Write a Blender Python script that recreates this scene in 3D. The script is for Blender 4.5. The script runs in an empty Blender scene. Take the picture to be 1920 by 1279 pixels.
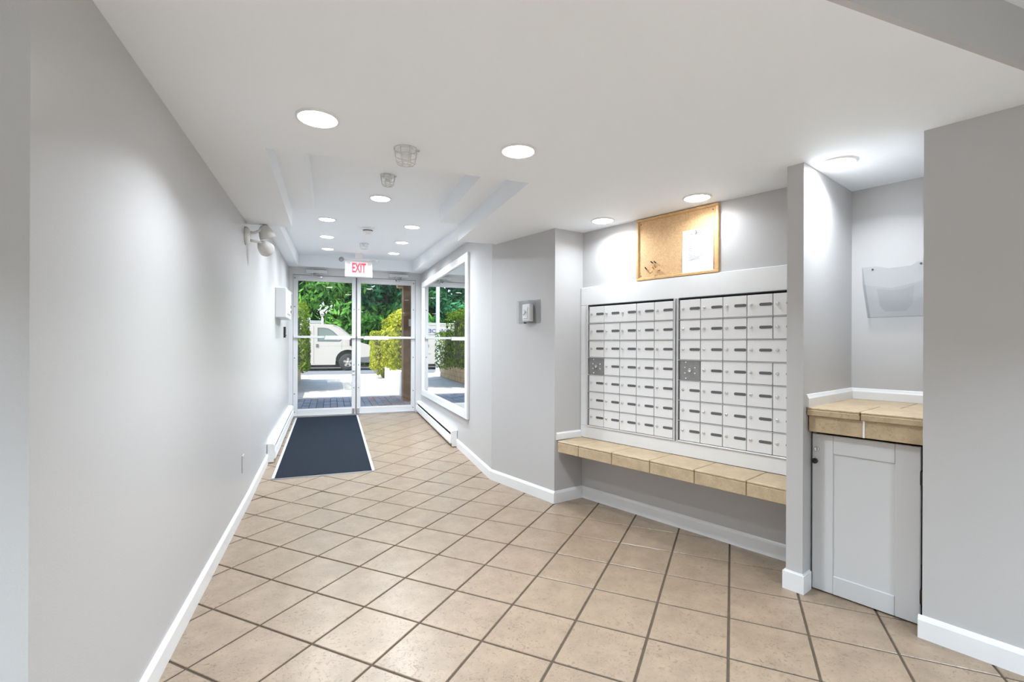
import bpy, bmesh, math, random
from math import sin, cos, pi, radians, atan, atan2, sqrt
from mathutils import Vector, Matrix
random.seed(7)
S = bpy.context.scene
COL = S.collection

# ------------------------------------------------------------------ camera
YAW, ROLL, FPX, CYPX = radians(20.495), -0.0039, 906.36, 647.556
cam_d = bpy.data.cameras.new('camera'); cam = bpy.data.objects.new('camera', cam_d); COL.objects.link(cam)
cam_d.sensor_width = 36; cam_d.sensor_fit = 'HORIZONTAL'; cam_d.lens = FPX/1920*36
cam_d.shift_y = (CYPX-639.5)/1920; cam_d.clip_start = 0.02; cam_d.clip_end = 300
cam.matrix_world = Matrix.Translation((0, 0, 1.2)) @ Matrix.Rotation(-YAW, 4, 'Z') @ Matrix.Rotation(pi/2, 4, 'X') @ Matrix.Rotation(-ROLL, 4, 'Z')
S.camera = cam
# ------------------------------------------------------------------ world, sun, exposure
SUNV = Vector((-.50, -.28, .82)).normalized()
W = bpy.data.worlds.new('sky'); S.world = W; W.use_nodes = True
wn = W.node_tree; bg = wn.nodes['Background']
sky = wn.nodes.new('ShaderNodeTexSky'); sky.sky_type = 'NISHITA'; sky.sun_disc = False
sky.sun_elevation = math.asin(SUNV.z); sky.sun_rotation = atan2(SUNV.x, SUNV.y)
wn.links.new(sky.outputs[0], bg.inputs[0]); bg.inputs[1].default_value = 0.27
sd = bpy.data.lights.new('sun', 'SUN'); sd.energy = 3.4; sd.angle = radians(.6); sd.color = (1, .95, .87)
sun = bpy.data.objects.new('sun', sd); COL.objects.link(sun); sun.location = (-20, -5, 20)
sun.rotation_euler = SUNV.to_track_quat('Z', 'Y').to_euler()
S.view_settings.view_transform = 'Standard'; S.view_settings.look = 'None'
S.view_settings.exposure = 1.14
S.cycles.transparent_max_bounces = 24; S.view_settings.gamma = 1.0; S.view_settings.use_curve_mapping = False
LAMP_W = 13.0       # watts per recessed ceiling light

# ------------------------------------------------------------------ materials
def mat(name, col, rough=.5, metal=0, var=0, vscale=8, bump=0, bscale=60, spec=.5, emit=None, estr=0, objvar=0, coat=0):
    m = bpy.data.materials.new(name); m.use_nodes = True; nt = m.node_tree; b = nt.nodes['Principled BSDF']
    b.inputs['Base Color'].default_value = (*col, 1); b.inputs['Roughness'].default_value = rough
    b.inputs['Metallic'].default_value = metal; b.inputs['Specular IOR Level'].default_value = spec
    b.inputs['Coat Weight'].default_value = coat
    if emit: b.inputs['Emission Color'].default_value = (*emit, 1); b.inputs['Emission Strength'].default_value = estr
    tc = nt.nodes.new('ShaderNodeTexCoord')
    if var or objvar:
        n = nt.nodes.new('ShaderNodeTexNoise'); n.inputs['Scale'].default_value = vscale; n.inputs['Detail'].default_value = 6
        nt.links.new(tc.outputs['Object'], n.inputs['Vector'])
        r = nt.nodes.new('ShaderNodeMapRange'); r.inputs['From Min'].default_value = .3; r.inputs['From Max'].default_value = .7
        r.inputs['To Min'].default_value = 1-var; r.inputs['To Max'].default_value = 1+var
        nt.links.new(n.outputs['Fac'], r.inputs['Value'])
        val = r.outputs[0]
        if objvar:
            oi = nt.nodes.new('ShaderNodeObjectInfo'); r2 = nt.nodes.new('ShaderNodeMapRange')
            r2.inputs['To Min'].default_value = 1-objvar; r2.inputs['To Max'].default_value = 1+objvar
            nt.links.new(oi.outputs['Random'], r2.inputs['Value'])
            mu = nt.nodes.new('ShaderNodeMath'); mu.operation = 'MULTIPLY'
            nt.links.new(val, mu.inputs[0]); nt.links.new(r2.outputs[0], mu.inputs[1]); val = mu.outputs[0]
        vm = nt.nodes.new('ShaderNodeVectorMath'); vm.operation = 'SCALE'; vm.inputs[0].default_value = col
        nt.links.new(val, vm.inputs['Scale']); nt.links.new(vm.outputs[0], b.inputs['Base Color'])
    if bump:
        n2 = nt.nodes.new('ShaderNodeTexNoise'); n2.inputs['Scale'].default_value = bscale; n2.inputs['Detail'].default_value = 3
        nt.links.new(tc.outputs['Object'], n2.inputs['Vector'])
        bp = nt.nodes.new('ShaderNodeBump'); bp.inputs['Strength'].default_value = bump; bp.inputs['Distance'].default_value = .01
        nt.links.new(n2.outputs['Fac'], bp.inputs['Height']); nt.links.new(bp.outputs[0], b.inputs['Normal'])
    return m
def thin_glass(name, tint, refl, rough=0.0):
    """clear sheet: mostly see-through, more mirror-like at grazing angles"""
    m = bpy.data.materials.new(name); m.use_nodes = True; nt = m.node_tree; nt.nodes.clear()
    o = nt.nodes.new('ShaderNodeOutputMaterial'); t = nt.nodes.new('ShaderNodeBsdfTransparent'); g = nt.nodes.new('ShaderNodeBsdfGlossy')
    t.inputs[0].default_value = (*tint, 1); g.inputs['Roughness'].default_value = rough
    mx = nt.nodes.new('ShaderNodeMixShader'); lw = nt.nodes.new('ShaderNodeLayerWeight'); lw.inputs[0].default_value = .5
    pw = nt.nodes.new('ShaderNodeMath'); pw.operation = 'POWER'; pw.inputs[1].default_value = 4
    ma = nt.nodes.new('ShaderNodeMath'); ma.operation = 'MULTIPLY_ADD'; ma.inputs[1].default_value = .6; ma.inputs[2].default_value = refl
    nt.links.new(lw.outputs['Facing'], pw.inputs[0]); nt.links.new(pw.outputs[0], ma.inputs[0])
    nt.links.new(ma.outputs[0], mx.inputs[0]); nt.links.new(t.outputs[0], mx.inputs[1]); nt.links.new(g.outputs[0], mx.inputs[2])
    nt.links.new(mx.outputs[0], o.inputs[0]); return m
def leaf_mat(name, c1, c2, scale=1.2, trans=.35):
    m = bpy.data.materials.new(name); m.use_nodes = True; nt = m.node_tree; nt.nodes.clear()
    o = nt.nodes.new('ShaderNodeOutputMaterial'); d = nt.nodes.new('ShaderNodeBsdfDiffuse'); t = nt.nodes.new('ShaderNodeBsdfTranslucent')
    g = nt.nodes.new('ShaderNodeNewGeometry'); n = nt.nodes.new('ShaderNodeTexNoise'); n.inputs['Scale'].default_value = scale
    n.inputs['Detail'].default_value = 5; nt.links.new(g.outputs['Position'], n.inputs['Vector'])
    r = nt.nodes.new('ShaderNodeValToRGB'); r.color_ramp.elements[0].position = .35; r.color_ramp.elements[1].position = .65
    r.color_ramp.elements[0].color = (*c1, 1); r.color_ramp.elements[1].color = (*c2, 1)
    ad = nt.nodes.new('ShaderNodeMath'); ad.operation = 'MULTIPLY_ADD'
    nt.links.new(g.outputs['Random Per Island'], ad.inputs[0]); ad.inputs[1].default_value = .35
    sb = nt.nodes.new('ShaderNodeMath'); sb.operation = 'SUBTRACT'; sb.inputs[1].default_value = .17
    nt.links.new(n.outputs['Fac'], sb.inputs[0]); nt.links.new(sb.outputs[0], ad.inputs[2])
    nt.links.new(ad.outputs[0], r.inputs[0])
    nt.links.new(r.outputs[0], d.inputs[0]); nt.links.new(r.outputs[0], t.inputs[0])
    mx = nt.nodes.new('ShaderNodeMixShader'); mx.inputs[0].default_value = trans
    nt.links.new(d.outputs[0], mx.inputs[1]); nt.links.new(t.outputs[0], mx.inputs[2]); nt.links.new(mx.outputs[0], o.inputs[0]); return m
def tile_mat(name, c, dark, rough=.4, scale=9):
    """glazed ceramic: cloudy body colour with short darker scratches pressed into the glaze"""
    m = bpy.data.materials.new(name); m.use_nodes = True; nt = m.node_tree; b = nt.nodes['Principled BSDF']
    b.inputs['Roughness'].default_value = rough
    g = nt.nodes.new('ShaderNodeNewGeometry'); oi = nt.nodes.new('ShaderNodeObjectInfo')
    off = nt.nodes.new('ShaderNodeVectorMath'); off.operation = 'SCALE'; off.inputs[0].default_value = (7, 3, 5)
    nt.links.new(oi.outputs['Random'], off.inputs['Scale'])
    ps = nt.nodes.new('ShaderNodeVectorMath'); ps.operation = 'ADD'
    nt.links.new(g.outputs['Position'], ps.inputs[0]); nt.links.new(off.outputs[0], ps.inputs[1])
    n = nt.nodes.new('ShaderNodeTexNoise'); n.inputs['Scale'].default_value = scale; n.inputs['Detail'].default_value = 8; n.inputs['Roughness'].default_value = .65
    nt.links.new(ps.outputs[0], n.inputs['Vector'])
    r = nt.nodes.new('ShaderNodeValToRGB'); e = r.color_ramp.elements
    e[0].position = .3; e[0].color = (*[k*.8 for k in c], 1); e[1].position = .7; e[1].color = (*[min(1, k*1.13) for k in c], 1)
    nt.links.new(n.outputs['Fac'], r.inputs[0])
    n2 = nt.nodes.new('ShaderNodeTexNoise'); n2.inputs['Scale'].default_value = 42; n2.inputs['Detail'].default_value = 3; n2.inputs['Distortion'].default_value = 2.2
    nt.links.new(ps.outputs[0], n2.inputs['Vector'])
    r2 = nt.nodes.new('ShaderNodeValToRGB'); r2.color_ramp.elements[0].position = .55; r2.color_ramp.elements[1].position = .66
    nt.links.new(n2.outputs['Fac'], r2.inputs[0])
    n3 = nt.nodes.new('ShaderNodeTexNoise'); n3.inputs['Scale'].default_value = 6
    nt.links.new(ps.outputs[0], n3.inputs['Vector'])
    mu = nt.nodes.new('ShaderNodeMath'); mu.operation = 'MULTIPLY'; nt.links.new(r2.outputs[0], mu.inputs[0]); nt.links.new(n3.outputs['Fac'], mu.inputs[1])
    mx = nt.nodes.new('ShaderNodeMix'); mx.data_type = 'RGBA'
    nt.links.new(mu.outputs[0], mx.inputs[0]); nt.links.new(r.outputs[0], mx.inputs[6]); mx.inputs[7].default_value = (*dark, 1)
    nt.links.new(mx.outputs[2], b.inputs['Base Color'])
    bp = nt.nodes.new('ShaderNodeBump'); bp.inputs['Strength'].default_value = .12; bp.inputs['Distance'].default_value = .004; bp.invert = True
    nt.links.new(r2.outputs[0], bp.inputs['Height']); nt.links.new(bp.outputs[0], b.inputs['Normal'])
    return m
M = {}
M['wall'] = mat('grey_wall_paint', (.512, .508, .511), .38, bump=.05, bscale=220, spec=.45)
M['ceil'] = mat('ceiling_paint', (.855, .89, .93), .7, bump=.03, bscale=200)
M['trim'] = mat('white_trim_gloss', (.79, .80, .81), .28)
M['tile'] = tile_mat('beige_floor_tile', (.290, .216, .152), (.14, .095, .062), .30)
M['btile'] = tile_mat('tan_bench_tile', (.52, .40, .26), (.36, .26, .16), .5, 14)
M['grout'] = mat('brown_grout', (.075, .054, .036), .9, var=.15, vscale=30)
M['lgrout'] = mat('tan_grout', (.33, .25, .16), .9)
M['mat'] = mat('charcoal_mat_pile', (.011, .017, .027), .95, var=.5, vscale=300, bump=.6, bscale=700, spec=.2)
M['vinyl'] = mat('grey_vinyl_edge', (.5, .52, .54), .5)
M['alu'] = mat('white_painted_aluminium', (.60, .60, .61), .35)
M['chrome'] = mat('chrome', (.75, .75, .76), .15, 1)
M['steel'] = mat('brushed_steel', (.55, .55, .56), .35, 1)
M['silver'] = mat('silver_mailbox_paint', (.78, .78, .785), .32, 0, spec=.5)
M['silverf'] = mat('silver_mailbox_frame', (.66, .66, .67), .3, .3)
M['zinc'] = mat('grey_zinc_plate', (.27, .27, .27), .45, .3, var=.1, vscale=120)
M['slot'] = mat('dark_grey_label_slot', (.115, .115, .12), .45)
M['black'] = mat('black_plastic', (.012, .012, .013), .35)
M['dark'] = mat('dark_gap', (.02, .02, .02), .9)
M['white'] = mat('white_plastic', (.80, .80, .80), .35)
M['beigep'] = mat('pale_beige_plastic', (.66, .655, .63), .45)
M['heater'] = mat('heater_enamel', (.82, .82, .82), .3)
M['cork'] = mat('cork', (.70, .46, .25), .9, var=.16, vscale=120, bump=.3, bscale=250)
M['oak'] = mat('oak_frame', (.66, .42, .20), .45, var=.12, vscale=30)
M['paper'] = mat('paper', (.82, .82, .83), .8)
M['ink'] = mat('faded_print', (.30, .30, .31), .8)
M['cab'] = mat('grey_cabinet_paint', (.60, .605, .615), .35)
M['glass'] = thin_glass('door_glass', (.96, .985, .97), .03)
M['acryl'] = thin_glass('clear_acrylic', (.965, .97, .972), .02, .15)
M['frost'] = mat('smoky_acrylic', (.62, .63, .64), .2)
M['mirror'] = mat('mirror_silver', (.93, .95, .94), .0, 1)
M['lens'] = mat('led_lens', (1, 1, 1), .5, emit=(1, .98, .95), estr=9)
M['red'] = mat('exit_red', (.55, .03, .05), .5, emit=(.85, .05, .09), estr=.75)
M['exitw'] = mat('exit_face', (.85, .78, .78), .4, emit=(1, .55, .58), estr=.25)
M['brass'] = mat('brass', (.6, .42, .15), .3, 1)
M['timber'] = mat('brown_timber', (.30, .165, .085), .7, var=.25, vscale=6)
M['timberp'] = mat('pale_timber', (.55, .36, .20), .75, var=.25, vscale=5)
M['white_wall'] = mat('white_render', (.80, .78, .74), .9, var=.05, vscale=4)
M['conc'] = mat('pale_concrete', (.62, .57, .52), .9, var=.1, vscale=2, bump=.2, bscale=60)
M['asph'] = mat('asphalt', (.16, .16, .17), .95, var=.15, vscale=20, bump=.2, bscale=120)
M['paver'] = mat('grey_paver', (.34, .335, .37), .85, var=.12, vscale=20, bump=.2, bscale=120, objvar=.18)
M['paverr'] = mat('reddish_paver', (.40, .29, .27), .85, var=.12, vscale=20, bump=.2, bscale=120, objvar=.15)
M['joint'] = mat('paver_joint_sand', (.07, .065, .06), .95)
M['soil'] = mat('soil', (.10, .07, .045), .95, var=.3, vscale=10)
M['facade'] = mat('outside_stucco', (.5, .46, .4), .9)
M['van'] = mat('white_van_paint', (.53, .465, .40), .25, coat=.3)
M['vang'] = mat('van_window_glass', (.20, .23, .20), .06, spec=.8)
M['tyre'] = mat('tyre_rubber', (.03, .028, .026), .85)
M['rim'] = mat('alloy_rim', (.62, .55, .47), .35, .6)
M['amber'] = mat('amber_lens', (.85, .38, .03), .25)
M['bumper'] = mat('grey_bumper', (.13, .125, .12), .6)
M['navy'] = mat('navy_lettering', (.03, .06, .22), .5)
M['leafA'] = leaf_mat('leaf_dark_green', (.02, .08, .025), (.10, .32, .085))
M['leafB'] = leaf_mat('leaf_mid_green', (.035, .12, .028), (.18, .42, .075))
M['leafC'] = leaf_mat('leaf_blue_green', (.022, .10, .045), (.10, .36, .15))
M['leafH'] = leaf_mat('leaf_gold_hedge', (.17, .22, .02), (.52, .52, .06), 2.5)
M['leafG'] = leaf_mat('leaf_green_hedge', (.05, .11, .012), (.26, .36, .04), 2.5)
M['bark'] = mat('bark', (.09, .06, .04), .9, var=.3, vscale=12)

# ------------------------------------------------------------------ mesh builder
class MB:
    def __init__(s): s.v = []; s.f = []; s.sm = []
    def add(s, vs, fs, smooth=False):
        k = len(s.v); s.v += [tuple(v) for v in vs]; s.f += [tuple(i+k for i in f) for f in fs]; s.sm += [smooth]*len(fs); return s
    def box(s, x0, x1, y0, y1, z0, z1, bev=0):
        if bev:
            bm = bmesh.new(); bmesh.ops.create_cube(bm, size=1)
            for v in bm.verts:
                v.co = Vector(((x0+x1)/2+v.co.x*(x1-x0), (y0+y1)/2+v.co.y*(y1-y0), (z0+z1)/2+v.co.z*(z1-z0)))
            bmesh.ops.bevel(bm, geom=list(bm.edges), offset=bev, segments=1, affect='EDGES', profile=.5)
            bm.verts.index_update(); s.add([v.co for v in bm.verts], [[v.index for v in f.verts] for f in bm.faces]); bm.free(); return s
        v = [(x, y, z) for z in (z0, z1) for y in (y0, y1) for x in (x0, x1)]
        return s.add(v, [(0, 2, 3, 1), (4, 5, 7, 6), (0, 1, 5, 4), (2, 6, 7, 3), (0, 4, 6, 2), (1, 3, 7, 5)])
    def hexa(s, bot, top):      # bottom quad (counter-clockwise from above) and top quad
        return s.add(list(bot)+list(top), [(3, 2, 1, 0), (4, 5, 6, 7)]+[(i, (i+1) % 4, 4+(i+1) % 4, 4+i) for i in range(4)])
    def prism(s, poly, z0, z1):  # plan polygon (ccw) extruded up
        n = len(poly)
        return s.add([(x, y, z0) for x, y in poly]+[(x, y, z1) for x, y in poly],
                     [tuple(range(n-1, -1, -1)), tuple(range(n, 2*n))]+[(i, (i+1) % n, n+(i+1) % n, n+i) for i in range(n)])
    def sweep(s, prof, x0, x1, z0=0, z1=0, smooth=False):   # profile in (y,z) swept along x, z rising from z0 to z1
        n = len(prof)
        return s.add([(x0, y, z+z0) for y, z in prof]+[(x1, y, z+z1) for y, z in prof],
                     [tuple(range(n)), tuple(range(2*n-1, n-1, -1))]+[(i, n+i, n+(i+1) % n, (i+1) % n) for i in range(n)], smooth)
    def xz(s, poly, y0, y1):     # outline in (x,z) extruded along y
        n = len(poly)
        return s.add([(x, y0, z) for x, z in poly]+[(x, y1, z) for x, z in poly],
                     [tuple(range(n)), tuple(range(2*n-1, n-1, -1))]+[(i, n+i, n+(i+1) % n, (i+1) % n) for i in range(n)])
    def tube(s, pts, r, n=8, closed=False, caps=True, r1=None):
        pts = [Vector(p) for p in pts]; k = len(pts); vs = []
        for i, p in enumerate(pts):
            a = pts[(i-1) % k] if (closed or i > 0) else p; b = pts[(i+1) % k] if (closed or i < k-1) else p
            t = (b-a).normalized(); up = Vector((0, 0, 1)) if abs(t.z) < .95 else Vector((1, 0, 0))
            q = t.cross(up).normalized(); w = q.cross(t)
            rr = r if r1 is None else r+(r1-r)*i/max(1, k-1)
            vs += [p+q*cos(2*pi*j/n)*rr+w*sin(2*pi*j/n)*rr for j in range(n)]
        fs = []
        for i in range(k if closed else k-1):
            for j in range(n):
                fs.append((i*n+j, i*n+(j+1) % n, ((i+1) % k)*n+(j+1) % n, ((i+1) % k)*n+j))
        s.add(vs, fs, True)
        if caps and not closed: s.add(vs[:n], [tuple(range(n-1, -1, -1))]); s.add(vs[-n:], [tuple(range(n))])
        return s
    def lathe(s, prof, c=(0, 0, 0), axis='z', n=24, smooth=True, flat_ends=True):   # profile of (radius, height along axis)
        vs = []
        for r, h in prof:
            for j in range(n):
                a = 2*pi*j/n; x, y = r*cos(a), r*sin(a)
                p = {'z': (x, y, h), 'y': (x, h, -y), 'x': (h, x, y)}[axis]
                vs.append((p[0]+c[0], p[1]+c[1], p[2]+c[2]))
        fs = [(i*n+j, i*n+(j+1) % n, (i+1)*n+(j+1) % n, (i+1)*n+j) for i in range(len(prof)-1) for j in range(n)]
        k = len(prof)-1
        s.add(vs, fs, smooth)
        if flat_ends:
            if prof[0][0] > 1e-6: s.add(vs[:n], [tuple(range(n-1, -1, -1))])
            if prof[k][0] > 1e-6: s.add(vs[k*n:], [tuple(range(n))])
        return s
    def mesh(s, name):
        me = bpy.data.meshes.new(name); me.from_pydata(s.v, [], s.f)
        me.polygons.foreach_set('use_smooth', s.sm); me.validate(); me.update()
        return me
    def build(s, name, m, parent=None, kind=None, label=None, weld=True, recalc=True):
        me = s.mesh(name)
        if recalc:
            bm = bmesh.new(); bm.from_mesh(me)
            if weld: bmesh.ops.remove_doubles(bm, verts=bm.verts, dist=1e-6)
            bmesh.ops.recalc_face_normals(bm, faces=bm.faces); bm.to_mesh(me); bm.free()
        me.materials.append(M[m]); o = bpy.data.objects.new(name, me); COL.objects.link(o)
        if parent: o.parent = parent
        if kind: o['kind'] = kind
        if label: o['label'] = label
        return o
def rot(o, m3): o.data.transform(m3); return o
def thing(name, label, cat, loc=(0, 0, 0), rotz=0, group=None, kind=None):
    o = bpy.data.objects.new(name, None); COL.objects.link(o); o.empty_display_size = .1
    o.location = loc; o.rotation_euler = (0, 0, rotz)
    if kind: o['kind'] = kind
    if label: o['label'] = label
    if cat: o['category'] = cat
    if group: o['group'] = group
    return o
def tag(o, label, cat, group=None):
    o['label'] = label; o['category'] = cat
    if group: o['group'] = group
    return o
def copy_part(src, parent, loc=None):
    c = src.copy(); COL.objects.link(c); c.parent = parent
    if loc is not None: c.location = loc
    return c
def struct(name, mb, m): return mb.build(name, m, kind='structure')
def text_part(txt, size, depth, m, name, parent, loc, rot_e, scale=(1, 1, 1), bold=0.0):
    cu = bpy.data.curves.new(name, 'FONT'); cu.body = txt; cu.size = size; cu.extrude = depth; cu.offset = bold
    cu.align_x = 'CENTER'; cu.align_y = 'CENTER'
    t = bpy.data.objects.new('tmp', cu); COL.objects.link(t)
    dg = bpy.context.evaluated_depsgraph_get(); me = bpy.data.meshes.new_from_object(t.evaluated_get(dg))
    bpy.data.objects.remove(t); me.name = name; me.materials.clear(); me.materials.append(M[m])
    o = bpy.data.objects.new(name, me); COL.objects.link(o); o.parent = parent; o.location = loc; o.rotation_euler = rot_e; o.scale = scale
    return o

# ------------------------------------------------------------------ layout (metres; corridor runs along +Y)
XL, XR, YD = -.585, 1.345, 7.80            # corridor side walls, entrance door
CZ, CZH = 2.093, 2.27                      # lobby ceiling, higher ceiling behind
RY, RS = 4.1, .034                         # the corridor floor climbs gently towards the door
def fz(y): return max(0, min(y, YD+.1)-RY)*RS
def c3z(y): return 2.355+max(0, y-4.0)*.0426
def c4z(y): return 2.283+(y-4.05)*.0165
ZD = fz(YD)
C1, C2 = Vector((1.345, 4.115)), Vector((1.592, 3.330))
C3 = Vector((1.867, 3.397)); MA = radians(-69.61); MD = Vector((cos(MA), sin(MA))); MN = Vector((-sin(MA), cos(MA)))   # mail wall: along, into wall
AA = radians(-71.5); AO = Vector((1.581, 3.329)); AU = Vector((cos(AA), sin(AA))); AV = Vector((-sin(AA), cos(AA)))      # alcove frame
def mw(s, d=0): return C3+MD*s+MN*d
def af(u, v): return AO+AU*u+AV*v
PU0, PU1, PV0, AB = 1.647, 1.722, .018, .715   # partition between mail recess and cabinet alcove
RWU, RWV = 2.172, .022

# ------------------------------------------------------------------ floor
def wedge(mb, x0, x1, y0, y1, dz, t=.1):
    ys = sorted({y0, y1} | ({RY} if y0 < RY < y1 else set()))
    for a, b in zip(ys, ys[1:]):
        za, zb = fz(a)+dz, fz(b)+dz
        mb.hexa([(x0, a, za-t), (x1, a, za-t), (x1, b, zb-t), (x0, b, zb-t)], [(x0, a, za), (x1, a, za), (x1, b, zb), (x0, b, zb)])
fl = MB(); wedge(fl, -2.7, 4.2, -2.8, YD+.06, -.004); floor = struct('floor', fl, 'grout')
T = .30382; G = .0095; LO = Vector((.576, 1.879)); LA = Vector((.2148, -.2148)); LB = Vector((.2148, .2148))
def clip(poly, n, c):
    out = []
    for i, p in enumerate(poly):
        q = poly[(i+1) % len(poly)]; a = p.dot(n)-c; b = q.dot(n)-c
        if a <= 0: out.append(p)
        if (a < 0 < b) or (b < 0 < a): out.append(p+(q-p)*(a/(a-b)))
    return out
def area(p): return abs(sum(p[i].cross(p[(i+1) % len(p)]) for i in range(len(p))))/2 if len(p) > 2 else 0
cells = []
for i in range(-24, 24):
    for j in range(-24, 30):
        c = LO+LA*(i+.5)+LB*(j+.5); ea = LA.normalized(); eb = LB.normalized(); h = (T-G)/2
        p = [c-ea*h-eb*h, c+ea*h-eb*h, c+ea*h+eb*h, c-ea*h+eb*h]
        if c.y > 1.1: p = clip(p, Vector((-1, 0)), -(XL+.001))
        elif c.x < -2.45: continue
        p = clip(p, Vector((0, 1)), YD-.04) if p else p
        if p and c.y > 4.35: p = clip(p, Vector((1, 0)), XR-.001)
        if p and c.y < 3.45: p = clip(p, MN, MN.dot(C3)-.001)
        if p and (c-AO).dot(AU) > 1.78: p = clip(p, AV, AV.dot(af(0, .14)))
        if not p or c.y < -2.5 or area(p) < 2e-4: continue
        cells.append((c, p, area(p) > .98*(T-G)**2))
cells.sort(key=lambda k: (k[0].y < .45, k[0].length))
def tile_mesh(poly, c, tilt):
    mb = MB(); n = len(poly); ctr = sum(poly, Vector((0, 0)))/n; b = .0022
    lo = [(p.x, p.y) for p in poly]; hi = [((p-(p-ctr).normalized()*b*1.4).x, (p-(p-ctr).normalized()*b*1.4).y) for p in poly]
    vs = [(x-c.x, y-c.y, -.006) for x, y in lo]+[(x-c.x, y-c.y, -.0022) for x, y in lo]+[(x-c.x, y-c.y, 0) for x, y in hi]
    fs = [tuple(range(2*n, 3*n))]
    for k in range(2):
        fs += [(k*n+i, k*n+(i+1) % n, (k+1)*n+(i+1) % n, (k+1)*n+i) for i in range(n)]
    return mb.add(vs, fs)
full = None; rest = MB(); nt_ = 0
for c, p, isfull in cells:
    tilt = atan(RS) if c.y > RY else 0
    if nt_ < 298:
        if isfull:
            if full is None: full = tile_mesh(p, c, 0).mesh('floor_tile'); full.materials.append(M['tile'])
            o = bpy.data.objects.new('tile', full); COL.objects.link(o)
        else:
            o = tile_mesh(p, c, 0).build('tile', 'tile')
        o.parent = floor; o.location = (c.x, c.y, fz(c.y)+random.uniform(0, .0006)); o.rotation_euler = (tilt, 0, 0); nt_ += 1
    else:
        k = tile_mesh(p, c, 0); rest.add([(x+c.x, y+c.y, z+fz(c.y)) for x, y, z in k.v], k.f)
rest.build('tile_field', 'tile', floor, kind='stuff')

# ------------------------------------------------------------------ walls
def wallbox(name, a, b, thick, z0, z1, m='wall'):
    """a->b seen from the room left to right; thickness goes away from the room (to the left of a->b)"""
    d = (b-a).normalized(); nrm = Vector((-d.y, d.x))*thick
    return struct(name, MB().prism([tuple(a), tuple(b), tuple(b+nrm), tuple(a+nrm)], z0, z1), m)
V2 = lambda x, y: Vector((x, y))
wallbox('wall_left', V2(XL, 1.286), V2(XL, YD+.12), .2, -.1, 2.7)
wallbox('wall_near_left', V2(-2.5, 1.286), V2(XL-.2, 1.286), .2, -.1, 2.7)
wallbox('wall_right', V2(XR, YD+.12), C1, .2, -.1, 2.7)
wallbox('wall_angled', C1, C2, .1, -.1, 2.7)
wallbox('wall_recess_side', C2, C3+(C3-C2).normalized()*0, .1, -.1, 2.7)
MEND = 1.60
wallbox('wall_mail', mw(0), mw(MEND+.06), .12, -.1, 2.7)
struct('wall_partition', MB().prism([tuple(af(PU0, PV0)), tuple(af(PU1, PV0)), tuple(af(PU1, AB+.02)), tuple(af(PU0, AB+.02))], -.1, 2.3), 'wall')
wallbox('wall_alcove', af(PU1-.02, AB), af(2.42, AB), .12, -.1, 2.7)
wallbox('wall_alcove_side', af(RWU, AB+.02), af(RWU, RWV+.05), .13, -.1, 2.7)
RE = af(5.6, RWV)
wallbox('wall_near_right', af(RWU, RWV), RE, .15, -.1, 2.7)
wallbox('wall_back_right', RE, V2(RE.x, -2.6), .15, -.1, 2.7)
wallbox('wall_back', V2(RE.x+.2, -2.6), V2(-2.7, -2.6), .15, -.1, 2.7)
wallbox('wall_back_left', V2(-2.5, -2.6), V2(-2.5, 1.286), .15, -.1, 2.7)

# ------------------------------------------------------------------ ceilings
LIPY, SOY = 2.457, 4.05
c = MB()
c.box(XL-.02, 1.016, .885, LIPY, CZ, 2.42)
c.box(XL-.02, -.284, LIPY, SOY, CZ, 2.42)
c.box(1.016, 3.4, .885, SOY+.01, CZ, 2.42)
struct('ceiling', c, 'ceil')
c = MB(); c.box(-.284, -.13, LIPY, 4.0, 2.225, 2.40); struct('ceiling_soffit_left', c, 'ceil')
c = MB(); c.box(.848, 1.016, LIPY, 4.0, 2.225, 2.40); struct('ceiling_soffit_right', c, 'ceil')
c = MB()
for a, b in ((LIPY, 4.0), (4.0, YD+.1)):
    c.hexa([(XL-.02, a, c3z(a)), (XR+.02, a, c3z(a)), (XR+.02, b, c3z(b)), (XL-.02, b, c3z(b))], [(XL-.02, a, c3z(a)+.1), (XR+.02, a, c3z(a)+.1), (XR+.02, b, c3z(b)+.1), (XL-.02, b, c3z(b)+.1)])
struct('ceiling_corridor', c, 'ceil')
HY = YD-.13
c = MB()
for x0, x1 in ((XL-.02, -.455), (1.19, XR+.02)):
    c.hexa([(x0, SOY, c4z(SOY)), (x1, SOY, c4z(SOY)), (x1, YD+.05, c4z(YD)), (x0, YD+.05, c4z(YD))], [(x0, SOY, 2.45), (x1, SOY, 2.45), (x1, YD+.05, 2.62), (x0, YD+.05, 2.62)])
c.box(-.455, 1.19, HY, YD+.05, c4z(YD), 2.62)
struct('ceiling_header', c, 'ceil')
c = MB(); c.box(-2.7, 4.2, -2.8, .885, CZH, CZH+.15); c.box(-2.7, XL-.02, .885, 1.45, CZH, CZH+.15); struct('ceiling_near', c, 'ceil')
wb_ = MB(); wb_.box(XL-.02, 3.4, .866, .885, CZ, CZH+.01); struct('wall_bulkhead', wb_, 'wall')
c = MB(); c.box(-2.8, 4.4, -2.9, YD+.12, 2.72, 2.8); struct('ceiling_slab_above', c, 'ceil')

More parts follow.
